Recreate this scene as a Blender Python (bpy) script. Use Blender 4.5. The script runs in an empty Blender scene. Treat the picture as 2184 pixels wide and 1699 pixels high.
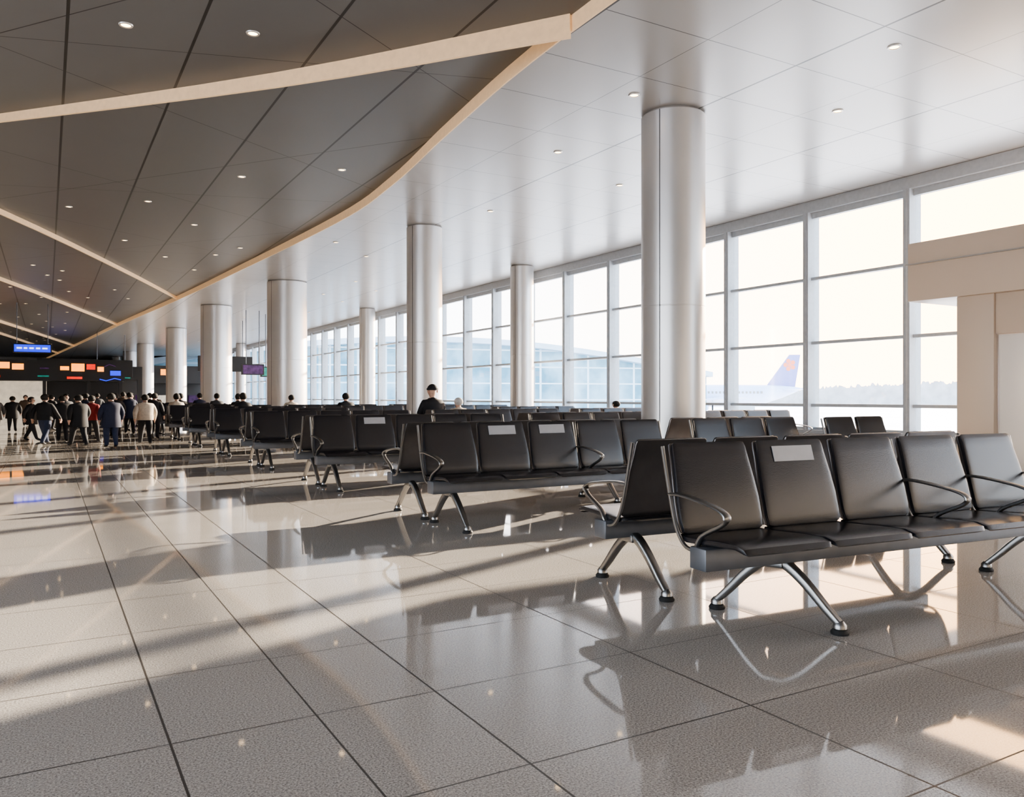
import bpy, bmesh, math, random
from mathutils import Vector, Matrix
random.seed(7)
scene = bpy.context.scene
COL = scene.collection

# ------------------------------------------------------------------ helpers
def link(o):
    COL.objects.link(o); return o

def N(nt, t, **k):
    n = nt.nodes.new(t)
    for a, b in k.items(): setattr(n, a, b)
    return n

def mat(name, color, rough=0.5, metal=0.0, noise=0.06, nscale=12.0, emit=None, estr=0.0, bump=0.0, coat=0.0, spec=0.5):
    m = bpy.data.materials.new(name); m.use_nodes = True
    nt = m.node_tree; b = nt.nodes['Principled BSDF']
    tc = N(nt, 'ShaderNodeTexCoord'); nz = N(nt, 'ShaderNodeTexNoise')
    nz.inputs['Scale'].default_value = nscale; nz.inputs['Detail'].default_value = 3
    nt.links.new(tc.outputs['Object'], nz.inputs['Vector'])
    r = N(nt, 'ShaderNodeValToRGB')
    c = Vector(color[:3])
    lo = c * (1 - noise); hi = c * (1 + noise)
    r.color_ramp.elements[0].position = .3; r.color_ramp.elements[1].position = .7
    r.color_ramp.elements[0].color = (*lo, 1); r.color_ramp.elements[1].color = (*[min(1, v) for v in hi], 1)
    nt.links.new(nz.outputs['Fac'], r.inputs['Fac'])
    nt.links.new(r.outputs['Color'], b.inputs['Base Color'])
    b.inputs['Roughness'].default_value = rough; b.inputs['Metallic'].default_value = metal
    b.inputs['Coat Weight'].default_value = coat
    b.inputs['Specular IOR Level'].default_value = spec
    if emit:
        b.inputs['Emission Color'].default_value = (*emit, 1); b.inputs['Emission Strength'].default_value = estr
    if bump:
        bp = N(nt, 'ShaderNodeBump'); bp.inputs['Strength'].default_value = bump; bp.inputs['Distance'].default_value = .01
        nt.links.new(nz.outputs['Fac'], bp.inputs['Height']); nt.links.new(bp.outputs['Normal'], b.inputs['Normal'])
    return m

def M(nt, op, a, b=None):
    n = N(nt, 'ShaderNodeMath', operation=op)
    for i, v in enumerate((a, b)):
        if v is None: continue
        if isinstance(v, (int, float)): n.inputs[i].default_value = v
        else: nt.links.new(v, n.inputs[i])
    return n.outputs[0]

def linemask(nt, coord, sp, off, w):
    """1 on thin joint lines of width w every sp"""
    f = M(nt, 'FRACT', M(nt, 'DIVIDE', M(nt, 'SUBTRACT', coord, off - 100 * sp - sp / 2), sp))
    d = M(nt, 'ABSOLUTE', M(nt, 'SUBTRACT', f, .5))
    return M(nt, 'LESS_THAN', d, w / sp / 2)

def mesh_obj(name, verts, faces, mats, parent=None, smooth=None, midx=None):
    me = bpy.data.meshes.new(name); me.from_pydata([tuple(v) for v in verts], [], faces); me.update()
    bm = bmesh.new(); bm.from_mesh(me); bmesh.ops.recalc_face_normals(bm, faces=bm.faces); bm.to_mesh(me); bm.free()
    if not isinstance(mats, (list, tuple)): mats = [mats]
    for m in mats: me.materials.append(m)
    if midx:
        for p, i in zip(me.polygons, midx): p.material_index = i
    if smooth is not None:
        me.shade_smooth(); me.set_sharp_from_angle(angle=math.radians(smooth))
    o = bpy.data.objects.new(name, me); link(o)
    if parent: o.parent = parent
    return o

class B:
    """mesh accumulator for pieces of ONE part"""
    def __init__(s): s.v = []; s.f = []; s.m = []
    def add(s, v, f, mi=0):
        o = len(s.v); s.v += [tuple(x) for x in v]; s.f += [tuple(i + o for i in q) for q in f]; s.m += [mi] * len(f); return s
    def box(s, a, b, mi=0, bev=0):
        if bev:
            bm = bmesh.new(); bmesh.ops.create_cube(bm, size=1)
            for v in bm.verts:
                v.co = Vector([(a[i] + b[i]) / 2 + v.co[i] * (b[i] - a[i]) for i in range(3)])
            bmesh.ops.bevel(bm, geom=list(bm.edges), offset=bev, segments=2, affect='EDGES', profile=.5)
            bm.verts.index_update(); s.add([v.co.copy() for v in bm.verts], [[v.index for v in f.verts] for f in bm.faces], mi); bm.free(); return s
        x0, y0, z0 = a; x1, y1, z1 = b
        return s.add([(x0,y0,z0),(x1,y0,z0),(x1,y1,z0),(x0,y1,z0),(x0,y0,z1),(x1,y0,z1),(x1,y1,z1),(x0,y1,z1)],
              [(0,3,2,1),(4,5,6,7),(0,1,5,4),(1,2,6,5),(2,3,7,6),(3,0,4,7)], mi)
    def rings(s, rings, mi=0, cap=True, closed=True):
        n = len(rings[0]); v = [p for r in rings for p in r]; f = []
        for i in range(len(rings) - 1):
            for j in range(n if closed else n - 1):
                k = (j + 1) % n
                f.append((i*n+j, i*n+k, (i+1)*n+k, (i+1)*n+j))
        if cap: f.append(tuple(range(n))[::-1]); f.append(tuple((len(rings)-1)*n + j for j in range(n)))
        return s.add(v, f, mi)
    def lathe(s, prof, c=(0,0,0), n=32, mi=0, cap=True):
        return s.rings([[(c[0]+r*math.cos(2*math.pi*j/n), c[1]+r*math.sin(2*math.pi*j/n), c[2]+z) for j in range(n)] for r, z in prof], mi, cap)
    def tube(s, pts, r, n=8, mi=0):
        rs = []
        pts = [Vector(p) for p in pts]
        for i, p in enumerate(pts):
            d = (pts[min(i+1, len(pts)-1)] - pts[max(i-1, 0)]).normalized()
            a = d.cross(Vector((0,0,1)))
            if a.length < .05: a = d.cross(Vector((1,0,0)))
            a.normalize(); b = d.cross(a)
            rr = r[i] if isinstance(r, (list, tuple)) else r
            rs.append([p + a*rr*math.cos(2*math.pi*j/n) + b*rr*math.sin(2*math.pi*j/n) for j in range(n)])
        return s.rings(rs, mi)
    def sweep(s, st, x0=0, n=20, p=4, mi=0):
        """st: (y,z,half width in x, half thickness) in the yz plane"""
        rs = []
        for i, (y, z, hw, ht) in enumerate(st):
            a = Vector(st[max(i-1, 0)][:2]); b = Vector(st[min(i+1, len(st)-1)][:2]); d = (b-a).normalized()
            nn = (-d[1], d[0])
            ring = []
            for j in range(n):
                t = 2*math.pi*j/n; c, q = math.cos(t), math.sin(t)
                cx = math.copysign(abs(c)**(2/p), c)*hw; cy = math.copysign(abs(q)**(2/p), q)*ht
                ring.append((x0+cx, y+nn[0]*cy, z+nn[1]*cy))
            rs.append(ring)
        return s.rings(rs, mi)
    def obj(s, name, mats, parent=None, smooth=40):
        return mesh_obj(name, s.v, s.f, mats, parent, smooth, s.m)

def catmull(pts, k=6):
    P = [Vector(p) for p in pts]; P = [2*P[0]-P[1]] + P + [2*P[-1]-P[-2]]; out = []
    for i in range(1, len(P)-2):
        for j in range(k):
            t = j/k
            out.append(.5*((2*P[i])+(P[i+1]-P[i-1])*t+(2*P[i-1]-5*P[i]+4*P[i+1]-P[i+2])*t*t+(3*P[i]-P[i-1]-3*P[i+1]+P[i+2])*t**3))
    out.append(P[-2]); return out

def empty(name, loc=(0,0,0), rz=0, label=None, cat=None, group=None):
    e = bpy.data.objects.new(name, None); e.empty_display_size = .2; link(e)
    e.location = loc; e.rotation_euler = (0,0,rz); tag(e, label, cat, group); return e

def tag(o, label=None, cat=None, group=None, kind=None):
    if label: o["label"] = label
    if cat: o["category"] = cat
    if group: o["group"] = group
    if kind: o["kind"] = kind
    return o

def copy_tree(src, loc, rz=0):
    n = src.copy(); COL.objects.link(n); n.location = loc; n.rotation_euler = (0,0,rz)
    for c in src.children:
        d = c.copy(); COL.objects.link(d); d.parent = n
        for g in c.children:
            h = g.copy(); COL.objects.link(h); h.parent = d
    return n

# ------------------------------------------------------------------ materials
mf = bpy.data.materials.new("granite_floor"); mf.use_nodes = True; nt = mf.node_tree; b = nt.nodes['Principled BSDF']
tc = N(nt, 'ShaderNodeTexCoord'); sx = N(nt, 'ShaderNodeSeparateXYZ'); nt.links.new(tc.outputs['Object'], sx.inputs[0])
n1 = N(nt, 'ShaderNodeTexNoise'); n1.inputs['Scale'].default_value = 135; n1.inputs['Detail'].default_value = 4; n1.inputs['Roughness'].default_value = .8
nt.links.new(tc.outputs['Object'], n1.inputs['Vector'])
n2 = N(nt, 'ShaderNodeTexNoise'); n2.inputs['Scale'].default_value = 1.3; n2.inputs['Detail'].default_value = 2
nt.links.new(tc.outputs['Object'], n2.inputs['Vector'])
r = N(nt, 'ShaderNodeValToRGB'); e = r.color_ramp.elements
e[0].position = .36; e[0].color = (.20,.19,.18,1); e[1].position = .64; e[1].color = (.74,.70,.66,1)
q = r.color_ramp.elements.new(.5); q.color = (.48,.45,.42,1)
nt.links.new(n1.outputs['Fac'], r.inputs['Fac'])
mx = N(nt, 'ShaderNodeMix', data_type='RGBA', blend_type='MULTIPLY'); mx.inputs[0].default_value = .1
nt.links.new(r.outputs['Color'], mx.inputs[6]); nt.links.new(n2.outputs['Fac'], mx.inputs[7])
lx = linemask(nt, sx.outputs['X'], 1.0, .37, .009); ly = linemask(nt, sx.outputs['Y'], .75, 2.25, .007)
lx2 = M(nt, 'LESS_THAN', M(nt, 'ABSOLUTE', M(nt, 'SUBTRACT', sx.outputs['X'], .88)), .004)
ln = M(nt, 'MAXIMUM', M(nt, 'MAXIMUM', lx, ly), lx2)
mx2 = N(nt, 'ShaderNodeMix', data_type='RGBA'); nt.links.new(ln, mx2.inputs[0])
nt.links.new(mx.outputs[2], mx2.inputs[6]); mx2.inputs[7].default_value = (.07,.065,.06,1)
nt.links.new(mx2.outputs[2], b.inputs['Base Color'])
nt.links.new(M(nt, 'ADD', M(nt, 'MULTIPLY', ln, .4), .04), b.inputs['Roughness'])
b.inputs['Specular IOR Level'].default_value = .7

def ceil_mat(name, col, rough, metal, specs, spec=.5):
    m = bpy.data.materials.new(name); m.use_nodes = True; nt = m.node_tree; b = nt.nodes['Principled BSDF']
    tc = N(nt, 'ShaderNodeTexCoord'); sx = N(nt, 'ShaderNodeSeparateXYZ'); nt.links.new(tc.outputs['Object'], sx.inputs[0])
    X, Y = sx.outputs['X'], sx.outputs['Y']; acc = None
    for kx, ky, sp, off, w in specs:
        c = M(nt, 'ADD', M(nt, 'MULTIPLY', X, kx), M(nt, 'MULTIPLY', Y, ky))
        l = linemask(nt, c, sp, off, w)
        acc = l if acc is None else M(nt, 'MAXIMUM', acc, l)
    nz = N(nt, 'ShaderNodeTexNoise'); nz.inputs['Scale'].default_value = .5
    nt.links.new(tc.outputs['Object'], nz.inputs['Vector'])
    rr = N(nt, 'ShaderNodeValToRGB'); rr.color_ramp.elements[0].color = (*[c*.93 for c in col], 1); rr.color_ramp.elements[1].color = (*[min(1,c*1.05) for c in col], 1)
    nt.links.new(nz.outputs['Fac'], rr.inputs['Fac'])
    mx = N(nt, 'ShaderNodeMix', data_type='RGBA'); nt.links.new(acc, mx.inputs[0]); nt.links.new(rr.outputs['Color'], mx.inputs[6])
    mx.inputs[7].default_value = (*[c*.12 for c in col], 1)
    nt.links.new(mx.outputs[2], b.inputs['Base Color'])
    b.inputs['Roughness'].default_value = rough; b.inputs['Metallic'].default_value = metal; b.inputs['Specular IOR Level'].default_value = spec
    return m
m_ceil = ceil_mat("light_panel_ceiling", (.40,.39,.38), .28, .3, [(1,0,2.85,7.85,.03),(1,0,1.425,7.85,.009),(0,1,1.2,5.53,.012)])
m_dark = ceil_mat("dark_panel_ceiling", (.128,.129,.131), .42, .2, [(1,.0,1.3,.2,.035),(.8,.6,5.2,1.0,.016),(-.55,.83,4.1,1.5,.014),(.30,.954,7.3,3.1,.014)], .4)

m_beige_glow = mat("beige_fascia_glow", (.76,.55,.34), .45, emit=(1,.62,.32), estr=.12)  # fascia is no lamp; its warm light is put in as slight emission
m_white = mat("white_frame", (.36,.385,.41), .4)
m_wall = mat("plain_wall", (.5,.48,.45), .6)
m_sill = mat("sill_wall", (.45,.44,.43), .5)
m_colm = mat("brushed_cladding", (.60,.59,.585), .33, .65, noise=.02, nscale=2)
m_seam = mat("dark_joint", (.05,.05,.05), .5)
m_seam2 = mat("soft_grey_joint", (.3,.28,.26), .5)
m_leather = mat("black_leather", (.013,.013,.017), .25, bump=.06, nscale=160, noise=.2, spec=.6)
m_alu = mat("satin_aluminium", (.30,.295,.29), .32, .95)
m_dalu = mat("grey_steel_beam", (.15,.158,.175), .38, .5)
m_shell = mat("shell_edge_metal", (.16,.15,.15), .3, .8)
m_rubber = mat("rubber_pad", (.02,.02,.02), .7)
m_label = mat("silver_label", (.40,.40,.42), .4, .1)
m_portal = mat("warm_grey_tan_panel", (.50,.41,.33), .4, noise=0)
m_portal2 = mat("pale_metal_door", (.80,.76,.72), .3, .2, noise=0)
m_lamp = mat("lamp_glow", (1,.8,.6), .5, emit=(1,.68,.36), estr=6)
m_ring = mat("lamp_ring", (.6,.58,.55), .3, .5)
m_black = mat("black_panel", (.012,.012,.014), .4)
m_orange = mat("orange_sign", (.6,.15,.01), .5, emit=(1,.30,.02), estr=1.6, noise=.6, nscale=5)
m_red = mat("red_sign", (.5,.02,.01), .5, emit=(1,.03,.01), estr=.6, noise=.6, nscale=5)
m_blue = mat("blue_neon", (.02,.03,.5), .5, emit=(.01,.04,1), estr=.8)
m_teal = mat("teal_screen", (.02,.2,.17), .5, emit=(.02,.6,.45), estr=.12, noise=.5, nscale=5)
m_pink = mat("magenta_screen", (.06,.025,.09), .5, emit=(.35,.05,.75), estr=.02, noise=.6, nscale=6)
m_wtext = mat("white_screen_mark", (.9,.9,1), .5, emit=(.8,.85,1), estr=1)
m_bright = mat("lit_shop_wall", (.5,.46,.4), .6, emit=(1,.85,.65), estr=.25, noise=.35, nscale=3)
m_snow = mat("snowy_apron", (.8,.81,.83), .8, nscale=.05, noise=.12)
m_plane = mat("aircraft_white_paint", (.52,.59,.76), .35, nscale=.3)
m_tail = mat("violet_blue_tail_paint", (.22,.22,.46), .4)
m_emb = mat("red_orange_emblem_paint", (.78,.20,.10), .4)
m_tire = mat("tyre", (.03,.03,.03), .8)
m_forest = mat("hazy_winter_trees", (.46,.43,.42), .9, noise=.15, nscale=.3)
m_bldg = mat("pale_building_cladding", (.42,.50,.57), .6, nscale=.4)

mg = bpy.data.materials.new("clear_glazing"); mg.use_nodes = True; nt = mg.node_tree
for n in list(nt.nodes):
    if n.type == 'BSDF_PRINCIPLED': nt.nodes.remove(n)
tr = N(nt, 'ShaderNodeBsdfTransparent'); tr.inputs[0].default_value = (.94,.97,.99,1); gl = N(nt, 'ShaderNodeBsdfGlossy'); gl.inputs['Roughness'].default_value = .02
ms = N(nt, 'ShaderNodeMixShader'); ms.inputs[0].default_value = .05
nt.links.new(tr.outputs[0], ms.inputs[1]); nt.links.new(gl.outputs[0], ms.inputs[2])
nt.links.new(ms.outputs[0], [n for n in nt.nodes if n.type == 'OUTPUT_MATERIAL'][0].inputs[0])

mt = bpy.data.materials.new("teal_glass_facade"); mt.use_nodes = True; nt = mt.node_tree; b = nt.nodes['Principled BSDF']
tc = N(nt, 'ShaderNodeTexCoord'); sx = N(nt, 'ShaderNodeSeparateXYZ'); nt.links.new(tc.outputs['Object'], sx.inputs[0])
l = M(nt, 'MAXIMUM', linemask(nt, sx.outputs['X'], 3, 0, .25), linemask(nt, sx.outputs['Z'], 1.9, 0, .16))
nz = N(nt, 'ShaderNodeTexNoise'); nz.inputs['Scale'].default_value = .22; nz.inputs['Detail'].default_value = 4; nt.links.new(tc.outputs['Object'], nz.inputs['Vector'])
gr = N(nt, 'ShaderNodeValToRGB'); gr.color_ramp.elements[0].position = .38; gr.color_ramp.elements[0].color = (.07,.20,.27,1); gr.color_ramp.elements[1].position = .62; gr.color_ramp.elements[1].color = (.30,.46,.54,1)
nt.links.new(nz.outputs['Fac'], gr.inputs['Fac'])
mx = N(nt, 'ShaderNodeMix', data_type='RGBA'); nt.links.new(l, mx.inputs[0]); nt.links.new(gr.outputs['Color'], mx.inputs[6]); mx.inputs[7].default_value = (.5,.6,.66,1)
nt.links.new(mx.outputs[2], b.inputs['Base Color']); b.inputs['Roughness'].default_value = .2

# ------------------------------------------------------------------ room shell
H = 5.2; HD = 5.37; YB = -5.0; YE = 100.0; XL = -9.0; XW = 13.7
o = B().box((XL, YB, -.2), (XW+.3, YE, 0)).obj("floor", mf, smooth=None); tag(o, "polished speckled granite tile floor", "floor", kind="structure")
curve = catmull([(5.0,YB),(5.0,2),(5.0,7.5),(5.29,11),(5.68,14.4),(5.8,18.1),(5.3,27),(4.7,36.1),(3.5,51),(2.2,70),(0,YE)], 6)
v = []; f = []
for i, p in enumerate(curve):
    v += [(p[0],p[1],H),(XW+.2,p[1],H),(p[0],p[1],H+.5),(XW+.2,p[1],H+.5)]
for i in range(len(curve)-1):
    a = i*4; c = a+4
    f += [(a,c,c+1,a+1),(a+2,a+3,c+3,c+2),(a+1,c+1,c+3,a+3)]
o = B().add(v, f).obj("ceiling", m_ceil, smooth=None); tag(o, "pale satin panelled ceiling above the seating", "ceiling", kind="structure")
v = []; f = []
for p in curve: v += [(XL,p[1],HD),(p[0]+.02,p[1],HD),(XL,p[1],HD+.3),(p[0]+.02,p[1],HD+.3)]
for i in range(len(curve)-1):
    a = i*4; c = a+4
    f += [(a,c,c+1,a+1),(a+2,a+3,c+3,c+2)]
o = B().add(v, f).obj("ceiling.001", m_dark, smooth=None); tag(o, "dark grey faceted panel ceiling of the concourse", "ceiling", kind="structure")

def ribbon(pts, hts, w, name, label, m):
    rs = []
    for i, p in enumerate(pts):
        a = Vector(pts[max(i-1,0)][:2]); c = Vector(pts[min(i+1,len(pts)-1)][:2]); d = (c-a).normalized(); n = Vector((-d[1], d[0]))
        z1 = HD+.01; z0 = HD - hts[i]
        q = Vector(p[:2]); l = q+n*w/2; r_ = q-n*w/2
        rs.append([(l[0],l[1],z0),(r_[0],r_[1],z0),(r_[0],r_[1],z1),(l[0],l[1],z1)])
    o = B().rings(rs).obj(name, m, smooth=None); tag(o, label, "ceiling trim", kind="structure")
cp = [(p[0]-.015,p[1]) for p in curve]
ribbon(cp, [.18]*len(cp), .02, "trim_1", "curved beige fascia along the ceiling edge", m_beige_glow)
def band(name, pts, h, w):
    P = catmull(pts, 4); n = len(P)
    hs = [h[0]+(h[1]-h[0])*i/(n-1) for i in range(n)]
    ribbon(P, hs, w, name, "beige diagonal fascia strip across the dark ceiling", m_beige_glow)
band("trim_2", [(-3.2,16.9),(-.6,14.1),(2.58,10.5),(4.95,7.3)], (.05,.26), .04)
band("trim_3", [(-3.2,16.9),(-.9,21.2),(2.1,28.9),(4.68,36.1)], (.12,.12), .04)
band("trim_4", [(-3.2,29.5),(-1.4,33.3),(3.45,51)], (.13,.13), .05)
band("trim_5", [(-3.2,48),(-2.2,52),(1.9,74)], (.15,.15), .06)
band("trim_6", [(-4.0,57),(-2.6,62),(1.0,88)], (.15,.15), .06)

def fill_window_wall(name, horizontal, a0, a1, fixed, label):  # builds the framed opening added to let fill light in
    s = B(); n = int((a1-a0)/2.5)
    for k in range(n+1):
        a = a0+(a1-a0)*k/n
        if horizontal: s.box((a-.06,fixed-.12,.5),(a+.06,fixed+.12,H-.1))
        else: s.box((fixed-.12,a-.06,.5),(fixed+.12,a+.06,H-.1))
    for z0, z1 in ((0,.5),(2.3,2.36),(H-.1,HD+.3)):
        if horizontal: s.box((a0,fixed-.1,z0),(a1,fixed+.1,z1))
        else: s.box((fixed-.1,a0,z0),(fixed+.1,a1,z1))
    o = s.obj(name, m_white, smooth=None); tag(o, label, "window", kind="structure")
fill_window_wall("window_202", False, YB, 11, XL-.1, "added side opening for fill light, out of view")  # unseen opening, added to brighten the floor and seats near the camera
for nm, a, c in (("wall_left",(XL-.2,11,0),(XL,YE,HD+.3)),("wall_back",(XL,YB-.2,0),(XW+.3,YB,H+.5)),("wall_far",(XL,YE,0),(XW+.3,YE+.2,H+.5))):
    o = B().box(a, c).obj(nm, m_wall, smooth=None); tag(o, "plain grey concourse wall", "wall", kind="structure")
o = B().box((XW-.1,YB,0),(XW+.25,YE,.45)).obj("wall_right", m_sill, smooth=None); tag(o, "low grey parapet wall beneath the glazing", "wall", kind="structure")
o = B().box((XW-.16,YB,.45),(XW+.25,YE,.52)).obj("trim_7", m_white, smooth=None); tag(o, "grey window sill ledge along the glazing", "window sill", kind="structure")
o = B().box((XW-.12,YB,H-.22),(XW+.25,YE,H)).obj("trim_8", m_white, smooth=None); tag(o, "grey head frame above the glazing", "window head", kind="structure")

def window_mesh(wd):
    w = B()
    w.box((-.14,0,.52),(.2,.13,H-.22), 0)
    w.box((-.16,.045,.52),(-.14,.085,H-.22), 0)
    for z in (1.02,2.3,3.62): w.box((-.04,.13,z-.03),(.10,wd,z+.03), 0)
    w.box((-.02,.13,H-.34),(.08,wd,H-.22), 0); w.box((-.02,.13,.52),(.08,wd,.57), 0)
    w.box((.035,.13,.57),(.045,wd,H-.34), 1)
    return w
sp = 2.25; i = 0; wsrc = None
y = 9.06 - sp*6
while y < YE-.5:
    if wsrc is None:
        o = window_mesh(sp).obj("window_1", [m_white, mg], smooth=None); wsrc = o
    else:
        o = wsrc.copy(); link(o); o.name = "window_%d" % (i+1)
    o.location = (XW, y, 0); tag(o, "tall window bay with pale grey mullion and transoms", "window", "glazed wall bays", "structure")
    y += sp; i += 1

# ------------------------------------------------------------------ columns
def column(x, y, r, label):
    e = empty("column", (x,y,0), math.radians(205), label, "column", "round columns")
    B().lathe([(r,.12),(r,2.45),(r-.004,2.455),(r-.004,2.465),(r,2.47),(r,H-.03)], n=64).obj("shaft", m_colm, e, 30)
    B().box((r-.01,-.006,.12),(r+.002,.006,H-.03)).obj("cladding_seam", m_seam, e, None)
    B().lathe([(r-.03,H-.03),(r-.03,H-.001)], n=64).obj("shadow_gap", m_seam2, e, 30)
    B().lathe([(r+.015,0.001),(r+.015,.11),(r,.12)], n=64).obj("base_ring", m_alu, e, 30)
    return e
for x, y, r, l in ((7.74,8.81,.45,"thick round satin metal column beside the seating"),(7.74,17.55,.42,"round satin metal column among the benches"),
                (7.3,28.4,.68,"broad round metal column"),(6.5,37.4,.66,"broad round metal column"),(6.6,50.9,.57,"distant round metal column"),
                (6.5,67,.6,"distant round metal column"),(6.45,79,.6,"distant round metal column"),(6.3,91,.6,"distant round metal column"),
                (12.65,21.3,.36,"slim round column standing against the glazing"),(12.65,35.1,.36,"slim round column standing against the glazing"),
                (12.65,48.9,.36,"slim round column standing against the glazing"),(12.65,62.7,.36,"slim round column standing against the glazing")):
    column(x, y, r, l)

# ------------------------------------------------------------------ downlights
ring = B(); n = 24
ring.lathe([(.055,-.012),(.072,-.012),(.078,0),(.055,0)], n=n, cap=False)
lsrc = None
dl = [(.77,10.0,1),(2.05,9.5,1),(8.4,5.8,0),(6.75,8.45,0),(9.6,7.5,0),(7.25,11.05,0),(9.4,12.2,0),(.42,20.2,1),(3.1,20.8,1),(1.8,23.8,1),(4.7,23.4,1),(4.3,24.9,1),
      (8.3,15.3,0),(7.9,22,0),(6.5,20.4,0),(1.87,18.8,1),(4.7,14.4,1),(3.2,15.8,1),(4.2,28.2,1),(3.06,26,1),(.4,33.1,1),(.76,36.5,1),(1.5,38.4,1)]
for k in range(46):
    yy = 27+k*1.35+random.uniform(-.5,.5); xx = random.uniform(-2.5, 3.3 if yy < 55 else 1.5); dl.append((xx,yy,1))
for yy in (27,31,36,42,48,55,62): dl.append((8.8+random.uniform(-.8,.8),yy,0)); dl.append((10.8,yy+2,0))
for x, y, d in dl:
    z = (HD if d else H)-.001
    if lsrc is None:
        e = empty("ceiling_downlight", (x,y,z), 0, "small round recessed downlight glowing warm", "ceiling light", "recessed ceiling downlights")
        ring.obj("trim_ring", m_ring, e); B().lathe([(.054,-.004),(.0005,-.006)], n=n, cap=False).obj("lamp_lens", m_lamp, e); lsrc = e
    else:
        e = copy_tree(lsrc, (x,y,z))

# ------------------------------------------------------------------ benches
PITCH = .58
def seat_mesh():
    w = PITCH/2-.010
    st = [(-.335,.445,w*.9,.005),(-.345,.451,w*.97,.011),(-.335,.464,w,.015),(-.28,.477,w,.017),(-.15,.472,w,.018),(0,.460,w,.019),(.10,.455,w,.019),(.165,.462,w*.98,.016),(.18,.466,w*.9,.007)]
    return B().sweep(st, p=7, n=24)
def back_mesh():
    w = PITCH/2-.012
    st = [(.135,.475,w*.88,.005),(.14,.485,w*.95,.012),(.155,.54,w*.98,.017),(.18,.64,w*.98,.018),(.212,.75,w*.95,.017),(.245,.86,w*.91,.015),(.262,.918,w*.895,.013),(.27,.94,w*.88,.009),(.273,.947,w*.84,.004)]
    s = B().sweep(st, p=8, n=24)
    st2 = [(y+.016, z-.004 if z > .6 else z, hw*1.03+.004, max(.004, min(.010, th*.6))) for y, z, hw, th in st]
    s.sweep(st2, p=8, n=24, mi=1); return s
def arm_mesh():
    s = B()
    c = catmull([(.225,.68),(.12,.685),(-.05,.668),(-.18,.645),(-.235,.615),(-.205,.575),(-.11,.53),(-.04,.49),(.0,.43)], 4)
    n = len(c)
    st = []
    for i, p in enumerate(c):
        k = i/(n-1); hw = .024 if k < .55 else .016; th = .009 if k < .5 else .011
        if i in (0, n-1): hw *= .6; th *= .6
        st.append((p[0],p[1],hw,th))
    s.sweep(st, n=12, p=2.6)
    c = catmull([(.29,.93),(.235,.72),(.175,.53),(.10,.43),(.0,.41)], 4)
    s.sweep([(p[0],p[1],.010,.010) for p in c], n=10, p=2.6)
    return s
def leg_mesh():
    s = B()
    for sg in (-1, 1):
        c = catmull([(0,.328),(sg*.07,.308),(sg*.17,.230),(sg*.275,.122),(sg*.345,.055)], 4)
        n = len(c)
        s.sweep([(p[0],p[1],.033-.010*i/n,.030-.012*i/n) for i, p in enumerate(c)], n=14, p=3.5)
        s.lathe([(.022,.024),(.034,.03),(.034,.048),(.018,.068)], (0,sg*.35,0), 18)
        s.lathe([(.044,.001),(.046,.012),(.036,.026)], (0,sg*.35,0), 18, 1)
    s.box((-.04,-.06,.29),(.04,.05,.34), bev=.01)
    return s
proto = {}
def bench(x0, y0, n, face, rz=0, arms=(0,3,5), labels=(), legs=None, label=None, legrot=0):
    L = n*PITCH
    rot = rz + (math.pi if face > 0 else 0)
    c = Vector((x0, y0, 0)) + Vector((math.cos(rz)*L/2, math.sin(rz)*L/2, 0))
    e = empty("airport_bench", c, rot, label or "row of joined black leather seats with aluminium arms and legs", "bench", "waiting area benches")
    def inst(nm, key, maker, mats, x, sm=40, rz_=0):
        if key not in proto:
            o = maker().obj(nm, mats, e, sm); proto[key] = o.data
        else:
            o = bpy.data.objects.new(nm, proto[key]); link(o); o.parent = e
        o.location = (x,0,0); o.rotation_euler = (0,0,rz_); return o
    inst("support_beam", ("beam", n), lambda: B().box((-L/2-.02,-.10,.325),(L/2+.02,.03,.438), bev=.008), [m_dalu], 0)
    for i in range(n):
        x = -L/2+(i+.5)*PITCH
        inst("seat", "seat", seat_mesh, [m_leather], x)
        bk = inst("backrest", "back", back_mesh, [m_leather, m_shell], x)
        if i in labels:
            t = math.atan2(.033, .11)
            if "lab" not in proto:
                q = B(); q.box((-.15,-.002,-.045),(.15,.002,.045)); l = q.obj("seat_label", m_label, bk, None); proto["lab"] = l.data
            else:
                l = bpy.data.objects.new("seat_label", proto["lab"]); link(l); l.parent = bk
            l["label"] = "plain silver rectangular sticker"
            l.location = (0,.245-.0165,.872); l.rotation_euler = (-t,0,0)
    for a in arms:
        if a <= n: inst("armrest", "arm", arm_mesh, [m_alu], (-L/2+a*PITCH))
    for lx in (legs or ((.2, L-.35) if face < 0 else (.35, L-.2))):
        inst("leg", "leg", leg_mesh, [m_alu, m_rubber], -L/2+lx, rz_=legrot)
    return e

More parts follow.
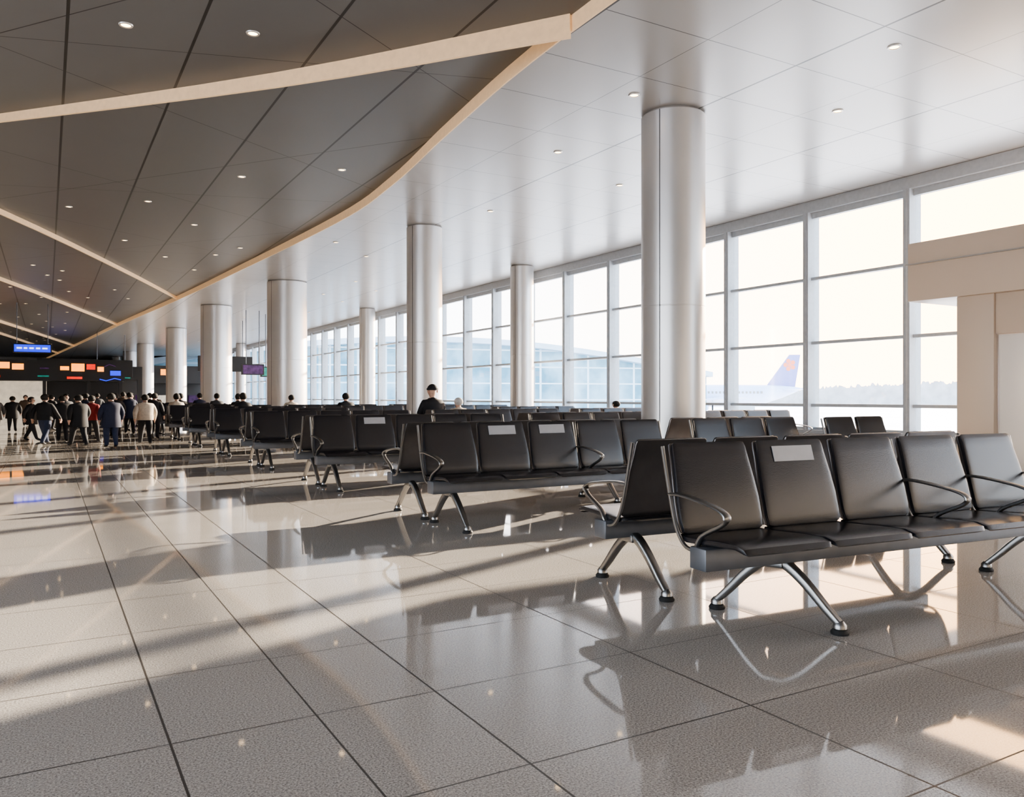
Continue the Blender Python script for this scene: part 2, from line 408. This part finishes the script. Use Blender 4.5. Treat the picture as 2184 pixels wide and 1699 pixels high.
Y0 = 3.08; DY = 3.55
bench(2.86, Y0, 5, -1, math.radians(-5), arms=(0,3,4,5), labels=(1,), legs=(.52,2.84), label="five joined black leather seats with a silver sticker on one backrest", legrot=math.radians(20))
bench(2.98, Y0+.93, 5, 1, math.radians(-4), arms=(0,2,5), legs=(.2,2.70))
for k in range(1, 10):
    yy = 3.12+DY*k
    xa = 3.0
    lab = {1:(1,2), 2:(1,)}.get(k, ())
    txt = "joined black leather seats with silver stickers on two backrests" if k == 1 else ("joined black leather seats with a silver sticker on one backrest" if k == 2 else None)
    bench(xa, yy, 5, -1, 0, labels=lab, label=txt); bench(xa, yy+.92, 5, 1, 0)
    if k != 4 and k < 7:
        bench(6.35, yy, 3 if k == 1 else 5, -1, 0, arms=(0,2,4)); bench(6.35, yy+.92, 3 if k == 1 else 5, 1, 0, arms=(0,2,4))
    if k == 1:
        bench(8.22, yy-.3, 2, -1, 0, arms=(0,2))
    elif k < 7:
        bench(9.75, yy, 4, -1, 0, arms=(0,2,4)); bench(9.75, yy+.92, 4, 1, 0, arms=(0,2,4))

# ------------------------------------------------------------------ gate portal
e = empty("gate_portal", (12.85,5.6,0), 0, "grey-tan boxed gate entrance with wide fascia against the glazing", "doorway")
def pb(nm, a, b_, m, bev=.01):
    return B().box((a[0]-12.85,a[1]-5.6,a[2]), (b_[0]-12.85,b_[1]-5.6,b_[2]), bev=bev).obj(nm, m, e)
pb("fascia", (12.0,2.6,2.72),(13.5,8.05,3.65), m_portal)
pb("post", (12.06,6.72,.001),(13.5,7.28,2.72), m_portal)
pb("post", (12.06,2.9,.001),(13.5,3.5,2.72), m_portal)
pb("lintel", (12.10,3.5,2.12),(13.5,6.72,2.72), m_portal)
pb("door_leaf", (12.14,5.15,.02),(12.2,6.7,2.11), m_portal2); pb("door_leaf", (12.14,3.52,.02),(12.2,5.1,2.11), m_portal2)
pb("cornice", (11.97,2.6,3.3),(12.0,8.07,3.32), m_seam2, 0)

# ------------------------------------------------------------------ far shops and signs
e = empty("shop_kiosk", (.9,48,0), 0, "dark kiosk fascia with small orange, red and blue illuminated signs", "shop")
def sb(nm, a, b_, m, bev=0): return B().box(a, b_, bev=bev).obj(nm, m, e, None)
sb("fascia", (-4.2,-.6,2.0),(2.7,1.2,3.05), m_black)
for a, c, m in (((-3.1,-.66,2.6),(-2.5,-.62,2.92), m_orange),((-2.4,-.66,2.55),(-1.9,-.62,2.85), m_orange),((.2,-.66,2.5),(.8,-.62,2.9), m_orange),((.9,-.66,2.6),(1.3,-.62,2.88), m_red),((1.4,-.66,2.5),(1.7,-.62,2.75), m_orange),((2.0,-.66,2.3),(2.5,-.62,2.55), m_blue),((-1.3,-.66,2.2),(-.8,-.62,2.27), m_teal),((-1.2,-.66,2.6),(-.8,-.62,2.67), m_pink),((-3.6,-.66,2.15),(-2.9,-.62,2.26), m_red),((.0,-.66,2.1),(.7,-.62,2.22), m_red),((-.3,-.66,2.55),(.1,-.62,2.75), m_orange)):
    sb("sign_panel", a, c, m)
B().tube([(1.5,-.72,2.1),(1.8,-.72,2.02),(2.2,-.72,2.15),(2.5,-.72,2.08)], .025).obj("neon_tube", m_blue, e)
B().tube([(1.7,-.72,2.75),(1.95,-.74,2.88),(2.25,-.74,2.78)], .025).obj("neon_tube", m_pink, e)
for x in (-4.1,-1,1,2.5): sb("post", (x-.08,-.5,.001),(x+.08,-.34,2.0), m_black)
sb("back_wall", (-4.2,1.1,.001),(-.9,1.2,2.0), m_bright); sb("back_wall", (-.9,1.1,.001),(2.7,1.2,2.0), m_black)
sb("counter", (-3.8,.2,.001),(-1.2,.7,1.0), m_bright)
sb("counter", (1.2,.2,.001),(2.5,.7,1.0), m_black)
for (x0,x1,yy,hh,mm,lb) in ((-6.5,-1.0,62,3.6,m_orange,"dark retail front with small orange lit sign"),(-.6,3.2,66,3.9,m_blue,"dark retail front with small blue lit sign"),(3.5,5.6,60,3.2,m_teal,"narrow dark retail front with green lit sign"),(7.4,12.0,74,3.8,m_orange,"wide dark retail front with orange lit sign")):
    e = empty("shop_kiosk", ((x0+x1)/2,yy,0), 0, lb, "shop"); w = (x1-x0)/2
    sb("fascia", (-w,-.3,2.3),(w,2,hh), m_black); sb("back_wall", (-w,1.8,.001),(w,2,2.3), m_seam)
    sb("post", (-w,-.3,.001),(-w+.3,0,2.3), m_black); sb("post", (w-.3,-.3,.001),(w,0,2.3), m_black)
    sb("sign_panel", (-w*.6,-.36,hh-.8),(w*.3,-.31,hh-.3), mm)
    for k in range(3): sb("display_shelf", (-w+.5+k*(w*.6),.3,.001),(-w+.5+k*(w*.6)+w*.4,.9,1.3), (m_bright, m_seam2, m_pink)[k])

e = empty("flight_information_sign", (-.55,42,3.35), 0, "blue illuminated information board hung from the ceiling", "sign")
B().box((-.75,-.08,-.2),(.75,.08,.2), bev=.01).obj("sign_housing", m_black, e, None)
B().box((-.7,-.1,-.16),(.7,-.081,.16)).obj("sign_face", m_blue, e, None)
t = B()
for k, (a, c) in enumerate(((-.6,-.4),(-.33,-.2),(-.12,.05),(.14,.3),(.38,.58))): t.box((a,-.11,-.03),(c,-.1005,.04))
t.obj("sign_marks", m_wtext, e, None)
for x in (-.6,.6): B().tube([(x,0,.2),(x,0,HD-3.35)], .015).obj("hanger_rod", m_dalu, e)

for (x,y,z,w,h,m,lb) in ((8.3,38.5,2.45,.9,.4,m_pink,"small hanging gate board with violet display"),(8.1,44,2.9,2.6,.7,m_black,"dark hanging signboard above the far seating"),(3.6,58,3.0,2.4,1.0,m_black,"dark hanging signboard over the concourse walkway"),(9.6,40,2.4,1.1,.4,m_teal,"hanging gate board with teal lit display")):
    e = empty("hanging_sign", (x,y,z), 0, lb, "sign")
    B().box((-w/2-.06,-.07,-h/2-.05),(w/2+.06,.07,h/2+.05), bev=.01).obj("sign_housing", m_black, e, None)
    B().box((-w/2,-.09,-h/2),(w/2,-.071,h/2)).obj("sign_face", m, e, None)
    top = (H if x > 5 else HD)-z
    for q in (-w/3, w/3): B().tube([(q,0,h/2+.04),(q,0,top)], .02).obj("hanger_rod", m_dalu, e)

# ------------------------------------------------------------------ people
cm = {}
def cmat(nm, c, rough=.8):
    if nm not in cm: cm[nm] = mat(nm, c, rough, noise=.15, nscale=25)
    return cm[nm]
skin_m = cmat("skin", (.55,.34,.25), .55)
def skel(pose):
    V = []; E = []; R = []; Lb = []
    def v(p, r, par=None, lab='torso'):
        V.append(Vector(p)); R.append(r); i = len(V)-1
        if par is not None: E.append((par, i)); Lb.append(lab)
        return i
    sit = pose.startswith('sit')
    zo = -.93+.57 if sit else 0
    ln = .03 if sit else 0
    pel = v((0,0,.93+zo), .135)
    sp1 = v((0,ln*.3,1.08+zo), .128, pel); ch = v((0,ln,1.30+zo), .145, sp1)
    nk = v((0,ln,1.455+zo), .058, ch, 'torso'); nk2 = v((0,ln-.01,1.50+zo), .052, nk, 'skin')
    hb = v((0,ln-.02,1.56+zo), .078, nk2, 'skin'); hm = v((0,ln-.015,1.63+zo), .094, hb, 'skin'); v((0,ln-.01,1.695+zo), .06, hm, 'skin')
    v((0,ln-.125,1.595+zo), .014, hb, 'skin')
    stride = {'walk':.22,'walk2':-.2}.get(pose, .03)
    for s in (-1, 1):
        sh = v((s*.175,ln,1.39+zo), .085, ch, 'sleeve')
        if sit:
            el = v((s*.24,-.02,1.12+zo), .068, sh, 'sleeve'); wr = v((s*.13,-.24,1.02+zo), .040, el, 'sleeve')
            fd = Vector((-s*.3,-.9,-.25)).normalized(); up = Vector((s*.9,-.3,0)).normalized()
        else:
            sw = stride*s*.8
            el = v((s*.255,.03+sw*.5,1.13), .068, sh, 'sleeve'); wr = v((s*.26,-.06+sw*1.1,.91), .042, el, 'sleeve')
            fd = Vector((0,-.15,-1)).normalized(); up = Vector((0,-1,.1)).normalized()
        w = V[wr]; pm = v(w+fd*.06, .034, wr, 'skin')
        for k, (o_, ln_) in enumerate(((-.03,.07),(-.01,.085),(.011,.08),(.03,.062))):
            a = v(w+fd*.105+up*o_, .010, pm, 'skin'); v(w+fd*(.105+ln_*.8)+up*o_*1.15, .008, a, 'skin')
        a = v(w+fd*.06+up*.05, .011, pm, 'skin'); v(w+fd*.10+up*.068, .009, a, 'skin')
        if sit:
            hp = v((s*.09,-.03,.53), .105, pel, 'leg'); kn = v((s*.12,-.43,.50), .072, hp, 'leg'); an = v((s*.12,-.46,.11), .048, kn, 'leg')
            v((s*.13,-.56,.05), .042, an, 'shoe')
        else:
            st = stride*s
            back = st > .1
            hp = v((s*.09,0,.86), .115, pel, 'leg'); kn = v((s*.095,-.04-st*.5+(.03 if back else 0),.48), .078, hp, 'leg'); an = v((s*.1,.02-st*1.15,.10), .052, kn, 'leg')
            v((s*.11,-.13-st*1.15,.042), .042, an, 'shoe')
    return V, E, R, Lb
pm_cache = {}
def body_mesh(pose):
    if pose in pm_cache: return pm_cache[pose]
    V, E, R, Lb = skel(pose)
    me = bpy.data.meshes.new("sk"); me.from_pydata([tuple(x) for x in V], E, []); me.update()
    o = bpy.data.objects.new("sk", me); link(o)
    sk = o.modifiers.new("s", 'SKIN'); sk.use_smooth_shade = True; sk.branch_smoothing = .3
    for i, sv in enumerate(me.skin_vertices[0].data):
        sv.radius = (R[i], R[i]); sv.use_root = (i == 0)
    ss = o.modifiers.new("u", 'SUBSURF'); ss.levels = 1; ss.render_levels = 1
    bpy.context.view_layer.update()
    dg = bpy.context.evaluated_depsgraph_get()
    m2 = bpy.data.meshes.new_from_object(o.evaluated_get(dg))
    bpy.data.objects.remove(o)
    lut = {'torso':0,'sleeve':0,'leg':1,'skin':2,'shoe':3}
    idx = []
    for p in m2.polygons:
        c = p.center; best = 1e9; bl = 0
        for (a, b_), lab in zip(E, Lb):
            A, Bq = V[a], V[b_]; d = Bq-A; t_ = max(0, min(1, (c-A).dot(d)/max(1e-9, d.length_squared)))
            q = (c-(A+d*t_)).length - (R[a]*(1-t_)+R[b_]*t_)
            if q < best: best = q; bl = lut[lab]
        idx.append(bl)
    pm_cache[pose] = (m2, idx); return pm_cache[pose]

def person(x, y, z, yaw, scale, pose, top, legc, hair, label, long_coat=True, hat=None, bulk=1.0):
    m2, idx = body_mesh(pose)
    me = m2.copy(); me.materials.clear()
    for mm in (top, legc, skin_m, m_black): me.materials.append(mm)
    for p, i_ in zip(me.polygons, idx): p.material_index = i_; p.use_smooth = True
    o = bpy.data.objects.new("person", me); link(o); o.location = (x,y,z); o.rotation_euler = (0,0,yaw); o.scale = (scale*bulk,scale*bulk,scale)
    tag(o, label, "person", "travellers")
    sit = pose.startswith('sit'); zo = -.36 if sit else 0; ln = .03 if sit else 0
    pr = [(1.475,.072,.068),(1.45,.10,.085),(1.425,.195,.12),(1.36,.225,.155),(1.25,.215,.165),(1.08,.20,.16),(.95,.21,.165)]
    if long_coat and not sit: pr += [(.80,.225,.175),(.66,.235,.185)]
    elif sit: pr += [(.88,.20,.16)]
    else: pr += [(.86,.21,.165)]
    rs = [[(a*math.cos(2*math.pi*j/24)*(1+.02*math.sin(5*j+zz*9)), ln+c*math.sin(2*math.pi*j/24), zz+zo) for j in range(24)] for zz, a, c in pr]
    B().rings(rs, cap=False).obj("coat", top, o)
    bm = bmesh.new(); bmesh.ops.create_uvsphere(bm, u_segments=20, v_segments=14, radius=1)
    rem = [f_ for f_ in bm.faces if (f_.calc_center_median().y < -.35 and f_.calc_center_median().z < .45) or f_.calc_center_median().z < (-.75 if hat is None else -.1)]
    bmesh.ops.delete(bm, geom=rem, context='FACES')
    for q in bm.verts: q.co = Vector((q.co.x*.100, q.co.y*.114+ln-.005, q.co.z*.120+1.635+zo))
    hm_ = bpy.data.meshes.new("hair"); bm.to_mesh(hm_); bm.free(); hm_.materials.append(hat or hair); hm_.shade_smooth()
    h = bpy.data.objects.new("knit_hat" if hat else "hair", hm_); link(h); h.parent = o
    if hat:
        B().lathe([(.104,1.63+zo),(.109,1.635+zo),(.109,1.665+zo),(.104,1.67+zo)], (0,ln-.005,0), 20, cap=False).obj("hat_brim", hat, o)
    for s in (-1,1):
        B().lathe([(.002,-.012),(.011,-.006),(.012,0),(.011,.006),(.002,.012)], (s*.035, ln-.098,1.625+zo), 10).obj("eye", m_black, o)
        B().lathe([(.004,-.03),(.013,-.015),(.014,.012),(.005,.03)], (s*.094, ln,1.605+zo), 8).obj("ear", skin_m, o)
    B().box((-.025,ln-.108,1.562+zo),(.025,ln-.085,1.57+zo),bev=.003).obj("mouth", cmat("lips",(.35,.12,.1)), o)
    return o
blk = cmat("black_coat_cloth",(.010,.010,.013)); navy = cmat("navy_coat_cloth",(.012,.016,.04)); wht = cmat("cream_coat_cloth",(.55,.47,.38)); red = cmat("red_coat_cloth",(.2,.015,.015))
grey = cmat("grey_coat_cloth",(.05,.05,.055)); pants = cmat("dark_trouser_cloth",(.012,.012,.016)); hairb = cmat("black_hair",(.012,.01,.008)); hairw = cmat("grey_hair",(.5,.48,.45)); jean = cmat("denim_cloth",(.025,.035,.075))
brown = cmat("brown_coat_cloth",(.07,.045,.03))
away = math.pi
S = [(2.12,21.9,.715,'walk',wht,pants,hairb,away,"person in cream jacket and dark trousers walking away",False,1.3),
     (1.30,20.9,.73,'stand',navy,jean,hairb,away+.2,"person in long navy coat standing with back turned",True,1.3),
     (.98,22.9,.70,'walk2',red,pants,hairb,away-.5,"person in red jacket and dark trousers walking",False,1.25),
     (.66,21.9,.71,'walk',blk,pants,hairb,away+.3,"person in black coat walking away",True,1.35),
     (.36,24.4,.70,'stand',blk,pants,hairb,away,"person in black jacket standing with back turned",False,1.3),
     (.50,27.6,.73,'walk2',grey,pants,hairb,.4,"person in dark grey coat facing the seating",True,1.2),
     (-.04,23.0,.72,'walk',blk,jean,hairb,away-.6,"person in black jacket and jeans walking away",False,1.3),
     (-.36,25.2,.68,'walk2',blk,pants,hairb,1.2,"person in black coat walking sideways",True,1.2),
     (-1.0,32.0,.69,'stand',blk,pants,hairb,away,"person in black coat standing near the shops",True,1.3),
     (-1.42,30.0,.70,'walk',grey,pants,hairb,away,"person in grey coat walking near the shops",True,1.3),
     (-.75,38.5,.72,'walk2',brown,pants,hairb,.2,"person in brown coat walking towards the seating",True,1.2),
     (.15,33,.72,'stand',blk,pants,hairb,2.2,"person in black coat standing in the crowd",True,1.3),
     (1.05,28,.74,'walk',navy,pants,hairb,away,"person in navy coat walking in the crowd",True,1.2),
     (1.75,26.4,.74,'stand',blk,pants,hairb,away,"person in black coat standing beside the benches",True,1.25),
     (2.3,28.5,.76,'walk',navy,pants,hairb,away,"person in navy coat beside the benches",True,1.2),
     (2.45,33,.78,'walk2',brown,pants,hairb,away,"person in brown coat beside the far benches",True,1.15),
     (2.62,24.6,.74,'stand',blk,pants,hairb,2.6,"person in black coat waiting beside a bench",True,1.2),
     (2.5,30.6,.76,'stand',grey,pants,hairb,.8,"person in grey coat waiting beside a bench",True,1.2),
     (1.2,34,.74,'walk2',blk,pants,hairb,away,"person in black coat walking far along the concourse",True,1.2),
     (1.8,37,.76,'stand',grey,pants,hairb,away,"person in grey coat near the kiosk",True,1.2)]
for x,y,s,p,t_,l_,h_,yw,lb,lc,bk in S: person(x,y,0,yw,s,p,t_,l_,h_,lb,lc,bulk=bk)
bY = lambda k: 3.12+DY*k
SS = [(6.64,3,blk,hairb,1.0,"seated person in black padded coat and knit hat",blk,1.08),
      (7.22,3,wht,hairw,.72,"seated person in pale jacket with light hair",None,1.25),
      (11.2,3,brown,hairb,.64,"low seated person with only dark hair showing above the seats",None,1.4),
      (6.64,6,wht,hairb,.80,"seated person in white jacket with dark hair",None,1.2),
      (7.22,5,blk,hairb,.85,"seated person in black coat with dark hair",None,1.2),
      (4.45,5,blk,hairb,.85,"seated person in black coat",None,1.1),
      (3.29,6,wht,hairb,.84,"seated person in pale jacket",None,1.1),
      (3.87,7,blk,hairb,.86,"seated person in dark coat",None,1.1),
      (5.03,7,grey,hairb,.86,"seated person in grey coat",None,1.1),
      (5.03,8,navy,hairb,.88,"seated person in navy coat",None,1.1),
      (3.29,8,blk,hairb,.88,"seated person in black coat",None,1.1),
      (3.87,9,brown,hairb,.9,"seated person in brown coat",None,1.1),
      (5.03,6,blk,hairb,.84,"seated person in black jacket",None,1.1)]
for x,k,t_,h_,s,lb,hat,bk in SS:
    person(x, bY(k)+.92, .49-.435*s, math.pi, s, 'sit', t_, pants, h_, lb, False, hat, bk)

# ------------------------------------------------------------------ outside
o = B().box((-600,-600,-3.3),(1500,1500,-3)).obj("airport_apron", m_snow, None, None); tag(o, "bright snow-dusted airport apron", "ground", kind="structure")

e = empty("passenger_aircraft", (106,113,-3), math.radians(150), "parked white airliner with violet-blue tail and orange emblem", "airplane")
zc = 4.4
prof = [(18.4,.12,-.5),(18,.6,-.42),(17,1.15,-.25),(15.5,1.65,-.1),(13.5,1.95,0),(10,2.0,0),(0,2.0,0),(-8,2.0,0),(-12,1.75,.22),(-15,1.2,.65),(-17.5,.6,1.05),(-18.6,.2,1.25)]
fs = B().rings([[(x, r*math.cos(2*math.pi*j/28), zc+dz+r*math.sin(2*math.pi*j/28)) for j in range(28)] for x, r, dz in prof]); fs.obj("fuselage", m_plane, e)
def slab(pts, th, axis):
    q = B()
    off = Vector((0,0,th/2)) if axis == 'z' else Vector((0,th/2,0))
    q.rings([[Vector(p)-off for p in pts],[Vector(p)+off for p in pts]]); return q
slab([(-12.2,0,zc+1.6),(-16.6,0,zc+7.6),(-18.6,0,zc+7.6),(-17.6,0,zc+1.4)], .35, 'y').obj("tail_fin", m_tail, e, None)
em = B()
for k in range(5):
    a = 2*math.pi*k/5
    em.tube([(-16.6,s_,zc+5.7) for s_ in (-.2,.2)], .35, 12) if k == 0 else None
    em.tube([(-16.6+.75*math.cos(a),-.2,zc+5.7+.75*math.sin(a)),(-16.6+.75*math.cos(a),.2,zc+5.7+.75*math.sin(a))], .42, 12)
em.obj("tail_emblem", m_emb, e, None)
for s in (-1,1):
    slab([(3,s*1.8,zc-1.1),(-2.5,s*16.5,zc-.2),(-4,s*16.5,zc-.2),(-3.5,s*1.8,zc-1.1)], .35, 'z').obj("wing", m_plane, e, None)
    slab([(-14.8,s*.8,zc+1),(-17.6,s*6,zc+1.3),(-18.6,s*6,zc+1.3),(-17.6,s*.5,zc+1)], .2, 'z').obj("tailplane", m_plane, e, None)
    B().rings([[(x, s*5.5+r*math.cos(2*math.pi*j/20), zc-2+r*math.sin(2*math.pi*j/20)) for j in range(20)] for x, r in ((4.4,.95),(4,1.1),(2,1.1),(0,.7))]).obj("engine", m_plane, e)
    g = B(); g.tube([(-1.5,s*3,zc-1.4),(-1.5,s*3,.6)], .15); g.tube([(-1.5,s*2.6,.56),(-1.5,s*3.4,.56)], .55, 16); g.obj("landing_gear", m_tire, e)
g = B(); g.tube([(13,0,zc-1.8),(13,0,.5)], .12); g.tube([(13,-.35,.41),(13,.35,.41)], .4, 16); g.obj("landing_gear", m_tire, e)
w = B()
for k in range(34): w.box((-11+k*.7,-2.03,zc+.35),(-10.7+k*.7,2.03,zc+.75))
w.obj("cabin_windows", m_seam2, e, None)

v = []; f = []; nn = 700
for i in range(nn):
    a = i/(nn-1); x = 150+330*a; y = 330-250*a
    hh = 7+1.6*math.sin(i*.021)+random.uniform(-.9,.9)
    v += [(x,y,-3),(x,y,hh-1.5)]
for i in range(nn-1): f.append((i*2,i*2+2,i*2+3,i*2+1))
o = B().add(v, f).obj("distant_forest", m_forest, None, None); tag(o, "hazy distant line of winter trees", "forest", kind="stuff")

e = empty("terminal_building", (38,82,-3), math.radians(-12), "neighbouring concourse with teal glass facade and curved roof", "building")
L_ = 34
arc = [(x, 6.6+3.6*math.cos((x/L_)*math.pi*.5)) for x in [L_*(-1+2*i/24) for i in range(25)]]
v = []; f = []
for x, z in arc: v += [(x,0,0),(x,0,z),(x,18,0),(x,18,z)]
for i in range(24):
    a = i*4; f += [(a,a+4,a+5,a+1),(a+2,a+3,a+7,a+6)]
f += [(0,1,3,2),(96,98,99,97)]
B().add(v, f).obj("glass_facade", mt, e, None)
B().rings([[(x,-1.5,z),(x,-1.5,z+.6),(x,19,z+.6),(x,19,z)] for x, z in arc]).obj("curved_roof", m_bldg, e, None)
for (x,y,w_,d_,h_,l) in ((104,170,26,12,8.5,"low pale airport service building"),(128,150,16,10,6.5,"small pale airport service building")):
    e = empty("service_building", (x,y,-3), math.radians(-35), l, "building")
    B().box((-w_/2,-d_/2,0),(w_/2,d_/2,h_),bev=.1).obj("building_body", m_bldg, e, None)
    B().box((-w_/2-.4,-d_/2-.4,h_),(w_/2+.4,d_/2+.4,h_+.5)).obj("roof", m_white, e, None)
    q = B()
    for k in range(6): q.box((-w_/2+1+k*(w_-2)/6,-d_/2-.05,h_*.45),(-w_/2+1+(k+.6)*(w_-2)/6,-d_/2+.02,h_*.75))
    q.obj("window_band", m_forest, e, None)
for (tx,ty,ta) in ((80,79,150),(72,104,20)):
    e = empty("service_truck", (tx,ty,-3), math.radians(ta), "small airport service truck with box body", "truck")
    B().box((-2.6,-1.1,.8),(1.0,1.1,3.0),bev=.08).obj("cargo_box", m_white, e, None)
    B().rings([[(1.05,y_,.6),(2.9,y_,.6),(2.9,y_,1.5),(2.3,y_,2.4),(1.05,y_,2.4)] for y_ in (-1,1)]).obj("cab", m_bldg, e, None)
    B().box((-2.6,-.9,.5),(2.9,.9,.8)).obj("chassis", m_tire, e, None)
    for x in (-1.8,2.1):
        for s in (-1,1): B().tube([(x,s*.75,.45),(x,s*1.05,.45)], .45, 16).obj("wheel", m_tire, e)

# ------------------------------------------------------------------ light
el = math.radians(14.5); dirv = Vector((-.938*math.cos(el), -.347*math.cos(el), -math.sin(el)))
wd = bpy.data.worlds.new("w"); scene.world = wd; wd.use_nodes = True; nt = wd.node_tree
bg = nt.nodes['Background']; tc = N(nt, 'ShaderNodeTexCoord'); sx = N(nt, 'ShaderNodeSeparateXYZ'); nt.links.new(tc.outputs['Generated'], sx.inputs[0])
rp = N(nt, 'ShaderNodeValToRGB'); rp.color_ramp.elements[0].position = .0; rp.color_ramp.elements[0].color = (.90,.95,1,1)
rp.color_ramp.elements[1].position = .6; rp.color_ramp.elements[1].color = (.62,.78,1,1)
nt.links.new(sx.outputs['Z'], rp.inputs[0])
vm = N(nt, 'ShaderNodeVectorMath', operation='DOT_PRODUCT'); nt.links.new(tc.outputs['Generated'], vm.inputs[0]); vm.inputs[1].default_value = tuple(-dirv.normalized())
gw = M(nt, 'POWER', M(nt, 'MAXIMUM', vm.outputs['Value'], 0), 7)
sm = N(nt, 'ShaderNodeMix', data_type='RGBA'); nt.links.new(gw, sm.inputs[0]); nt.links.new(rp.outputs[0], sm.inputs[6]); sm.inputs[7].default_value = (2.2,1.15,.45,1)
nt.links.new(sm.outputs[2], bg.inputs[0]); bg.inputs[1].default_value = 4.2
sl = bpy.data.lights.new("low_sun", 'SUN'); sl.energy = 19; sl.color = (1,.80,.60); sl.angle = math.radians(.7)
so = bpy.data.objects.new("low_sun", sl); link(so)
so.rotation_euler = dirv.to_track_quat('-Z', 'Y').to_euler()

# ------------------------------------------------------------------ camera
cam = bpy.data.cameras.new("camera"); co = bpy.data.objects.new("camera", cam); link(co)
cam.sensor_width = 36; cam.lens = 36*1719/2184; cam.shift_y = -.002; cam.clip_end = 3000
co.location = (0,0,1.2); co.rotation_euler = (math.radians(90),0,math.radians(-30))
scene.camera = co
scene.view_settings.exposure = 0.85
try: scene.view_settings.look = 'AgX - Medium High Contrast'
except Exception: pass
